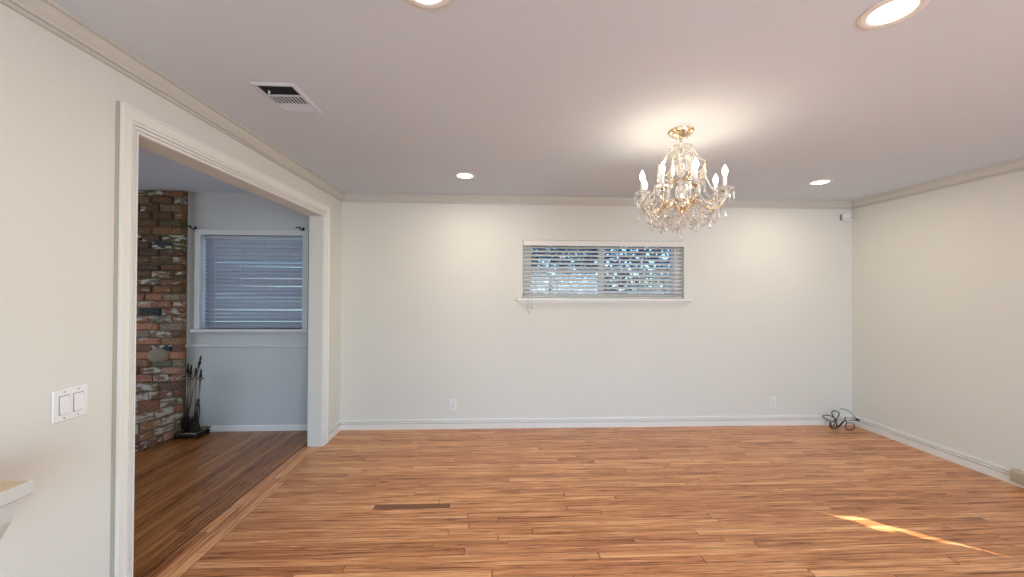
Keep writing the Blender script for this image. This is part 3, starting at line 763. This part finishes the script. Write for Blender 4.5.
for k in range(8):
    a, r, zt = tips[k]; b, r2, z2 = tips[(k+1) % 8]; am = a+((b-a) % (2*PI))/2
    strand((r*math.cos(a), r*math.sin(a), zt-.01), (r2*math.cos(b), r2*math.sin(b), z2-.01), .085)
    strand((r*math.cos(a), r*math.sin(a), zt-.05), (.10*math.cos(a), .10*math.sin(a), 1.885), .035)
    prism(.25*math.cos(am), .25*math.sin(am), 1.945, .046, .022, am)
    strand((.17*math.cos(a), .17*math.sin(a), 1.940), (.17*math.cos(b), .17*math.sin(b), 1.940), .055)
    strand((.17*math.cos(am), .17*math.sin(am), 1.885), (.02*math.cos(am), .02*math.sin(am), 1.900), .05)
    strand((.136*math.cos(k*PI/4), .136*math.sin(k*PI/4), 2.20), (.136*math.cos((k+1)*PI/4), .136*math.sin((k+1)*PI/4), 2.20), .05)
    strand((.045*math.cos(a), .045*math.sin(a), 1.985), (.17*math.cos(am), .17*math.sin(am), 1.900), .03)
    strand((.21*math.cos(a), .21*math.sin(a), 1.935), (.21*math.cos(b), .21*math.sin(b), 1.935), .07)
    prism(.165*math.cos(am), .165*math.sin(am), 1.885, .048, .022, am)
    prism(.10*math.cos(a), .10*math.sin(a), 1.880, .048, .022, a)
    prism(.21*math.cos(a), .21*math.sin(a), 1.925, .050, .022, a)
    prism(.062*math.cos(a), .062*math.sin(a), 2.335, .035, .015, a)
strand((0, 0, 1.895), (0, 0, 1.795), 0, .0055, .012)
MB().ball((0, 0, Z(1.780)), .014, 10, 8).build('finial_ball', M['crystal'], ch)

# ---------------------------------------------------------------- cable in the corner
fix = lambda L_: [(min(x, 3.902), min(y, 3.985), max(z, .006)) for x, y, z in L_]
c1 = [(3.511, 3.97, .123), (3.582, 3.97, .128), (3.635, 3.965, .103), (3.643, 3.96, .052), (3.599, 3.95, .008), (3.582, 3.955, .018), (3.59, 3.965, .052), (3.643, 3.97, .066), (3.689, 3.975, .11), (3.705, 3.98, .150), (3.658, 3.98, .174), (3.618, 3.975, .152), (3.628, 3.96, .11), (3.658, 3.955, .066), (3.647, 3.95, .008), (3.689, 3.95, .022), (3.734, 3.955, .065), (3.762, 3.96, .112)]
c2 = [(3.521, 3.98, .117), (3.567, 3.98, .080), (3.605, 3.975, .052), (3.566, 3.92, .008), (3.629, 3.93, .010), (3.727, 3.94, .080), (3.765, 3.945, .052), (3.826, 3.96, .050), (3.85, 3.95, .016), (3.756, 3.885, .006), (3.705, 3.885, .006), (3.735, 3.935, .014), (3.757, 3.95, .050)]
c3 = [(3.75, 3.95, .073), (3.83, 3.955, .074), (3.885, 3.96, .078), (3.872, 3.97, .108), (3.82, 3.98, .165), (3.765, 3.985, .187), (3.719, 3.985, .192)]
cb_ = thing('power_cable', 'tangled black power cable in the far right corner of the floor', 'cable', (3.69, 3.94, 0))
mb = MB()
for c in (c1, c2): mb.tube(smooth_path(fix(c), 8), .0048, 8)
sub(mb, 'cord', M['cable'], cb_, True)
sub(MB().tube(smooth_path(fix(c3), 8), .0032, 8), 'thin_wire', M['cable'], cb_, True)
mb = MB().bevbox(3.876, 3.908, 3.948, 3.972, .068, .090, .004); sub(mb, 'plug', M['cable'], cb_)

# ---------------------------------------------------------------- corner motion sensor
se = thing('motion_sensor', 'small white motion sensor high in the corner right of the back wall', 'sensor', (3.86, YB, 2.28))
MB().bevbox(-.062, .030, -.030, 0, -.028, .034, .006).build('housing', M['white'], se)
MB().bevbox(-.064, .062, -.040, -.006, -.050, -.031, .004).build('bracket_arm', M['white'], se)
MB().box(-.067, -.063, -.026, -.001, -.040, .020).build('side_slot_shade', M['shadow_gap'], se)

# ---------------------------------------------------------------- tan box on the right baseboard
hb = thing('baseboard_register', 'tan metal box low on the right wall over the baseboard', 'heater register', (XR, 2.738, .03))
MB().add([(-.045, -.30, .0), (-.045, 0, .0), (-.045, 0, .075), (-.045, -.30, .075), (-.0165, -.30, .095), (-.0165, 0, .095), (-.0165, -.30, .0), (-.0165, 0, .0)],
         [(0, 1, 2, 3), (3, 2, 5, 4), (0, 3, 4, 6), (1, 7, 5, 2), (0, 6, 7, 1), (4, 5, 7, 6)]).build('cover', M['tan'], hb)
MB().bevbox(-.050, -.045, -.27, -.03, .012, .062, .002).build('front_panel', M['tan'], hb)

# ---------------------------------------------------------------- counter ledge
lg = thing('counter_ledge', 'tan topped white ledge sticking out of the left wall near the camera', 'ledge', (XL+.002, .4, .885))
MB().box(.0, .345, -1.2, .696, .034, .038).build('laminate_top', M['laminate'], lg)
MB().add([(0, -1.2, 0), (.345, -1.2, 0), (.349, -1.2, .004), (.349, -1.2, .034), (.345, -1.2, .038), (.341, -1.2, .0339), (0, -1.2, .0339),
          (0, .70, 0), (.345, .70, 0), (.349, .70, .004), (.349, .70, .034), (.345, .70, .038), (.341, .70, .0339), (0, .70, .0339)],
         [tuple(range(7))[::-1], tuple(range(7, 14))]+[(k, (k+1) % 7, 7+(k+1) % 7, 7+k) for k in range(7)]).build('slab', M['ledgewhite'], lg)
for yy in (.625, -.25, -1.1):
    pr = [(0, 0), (.338, 0), (.338, -.018), (.330, -.055), (.305, -.10), (.250, -.145), (.19, -.175), (.13, -.20), (.09, -.235), (.06, -.28), (0, -.30)]
    n = len(pr)
    MB().add([(a, yy, b) for a, b in pr]+[(a, yy+.045, b) for a, b in pr], [tuple(range(n))[::-1], tuple(range(n, 2*n))]+[(k, (k+1) % n, n+(k+1) % n, n+k) for k in range(n)]).build('corbel', M['ledgewhite'], lg)

# ---------------------------------------------------------------- unseen curtains added at the right window, gap shaped to cut the sun streak
def added_drape(yo, edge, zt, z0, label):
    """heavy curtain from its outer edge yo to its inner edge edge(z), shaped for the sun streak"""
    vs = []; fs = []; n = 30; m_ = 60
    for j in range(m_+1):
        z = z0+(zt-z0)*j/m_
        for i in range(n+1):
            y = yo+(edge(z)-yo)*i/n; x = XR-.07+.018*math.sin(i*1.3); vs += [(x, y, z), (x+.004, y, z)]
    w = 2*(n+1)
    for j in range(m_):
        for i in range(n):
            a = j*w+i*2; fs += [(a, a+2, a+w+2, a+w), (a+1, a+w+1, a+w+3, a+3)]
        for a in (j*w, j*w+2*n): fs.append((a, a+1, a+w+1, a+w))
    for i in range(n):
        for b in (0, m_*w): a = b+i*2; fs.append((a, a+1, a+3, a+2))
    tag(MB().add(vs, fs).build('curtain', M['added_drape'], None, True), label, 'curtain', 'unseen curtains shaping the sun at the right-hand window')  # added unseen curtain, there to shape the sun streak
GAP = [(.0, 0, 0), (.90, 0, 0), (.95, .016, .02), (1.06, .022, .02), (1.10, .055, .01), (1.20, .075, .01), (1.235, .022, .02), (1.27, .130, .01), (1.345, .140, -.01), (1.385, .045, 0), (1.45, .018, -.02), (1.50, 0, 0), (3, 0, 0)]
def gap(z):
    for (a, w, c), (b, w2, c2) in zip(GAP, GAP[1:]):
        if a <= z <= b: t = (z-a)/(b-a); return w+(w2-w)*t, c+(c2-c)*t
YG = 1.215
added_drape(.55, lambda z: YG+gap(z)[1]-gap(z)[0]/2, 2.15, .45, 'unseen curtain panel shaping the sun streak, rear half of the right-hand window')
added_drape(1.86, lambda z: YG+gap(z)[1]+gap(z)[0]/2, 2.15, .45, 'unseen curtain panel shaping the sun streak, far half of the right-hand window')

# ---------------------------------------------------------------- garden outside
MB().box(-8, 8, YB+T, 16, -.25, -.15).build('ground', M['soil']); struct(bpy.data.objects['ground'])
random.seed(21)
hg = thing('hedge', 'leafy garden hedge seen between the blind slats of the high window', 'hedge', (1.2, 6.2, -.15))
mb = MB()
for k in range(9):
    x = -1.4+k*.65; mb.tube(smooth_path([(x, 6.3, -.15), (x+.1, 6.35, 1.0), (x-.1, 6.3, 2.0), (x+.1, 6.3, 3.0)]), .03, 6)
sub(mb, 'stems', M['fence'], hg)
vs = []; fs = []
for i in range(22000):
    x = random.uniform(-1.8, 4.2); zz = random.uniform(1.05, 2.5); y = 6.2+random.uniform(-.35, .45)
    if random.random() < (.62 if x > 1.75 else .33): continue
    l = random.uniform(.04, .09); a = random.uniform(0, 2*PI); b = random.uniform(-1, 1)
    u = Vector((math.cos(a)*math.cos(b), math.sin(a)*math.cos(b), math.sin(b))); w = u.orthogonal().normalized(); w = (w*math.cos(a*3)+u.cross(w)*math.sin(a*3))*l*.35
    c = Vector((x, y, zz)); o = len(vs); vs += [c-u*l, c+w, c+u*l, c-w]; fs.append((o, o+1, o+2, o+3))
lo = MB().add(vs, fs); o = sub(lo, 'leaves', M['leaf'], hg)
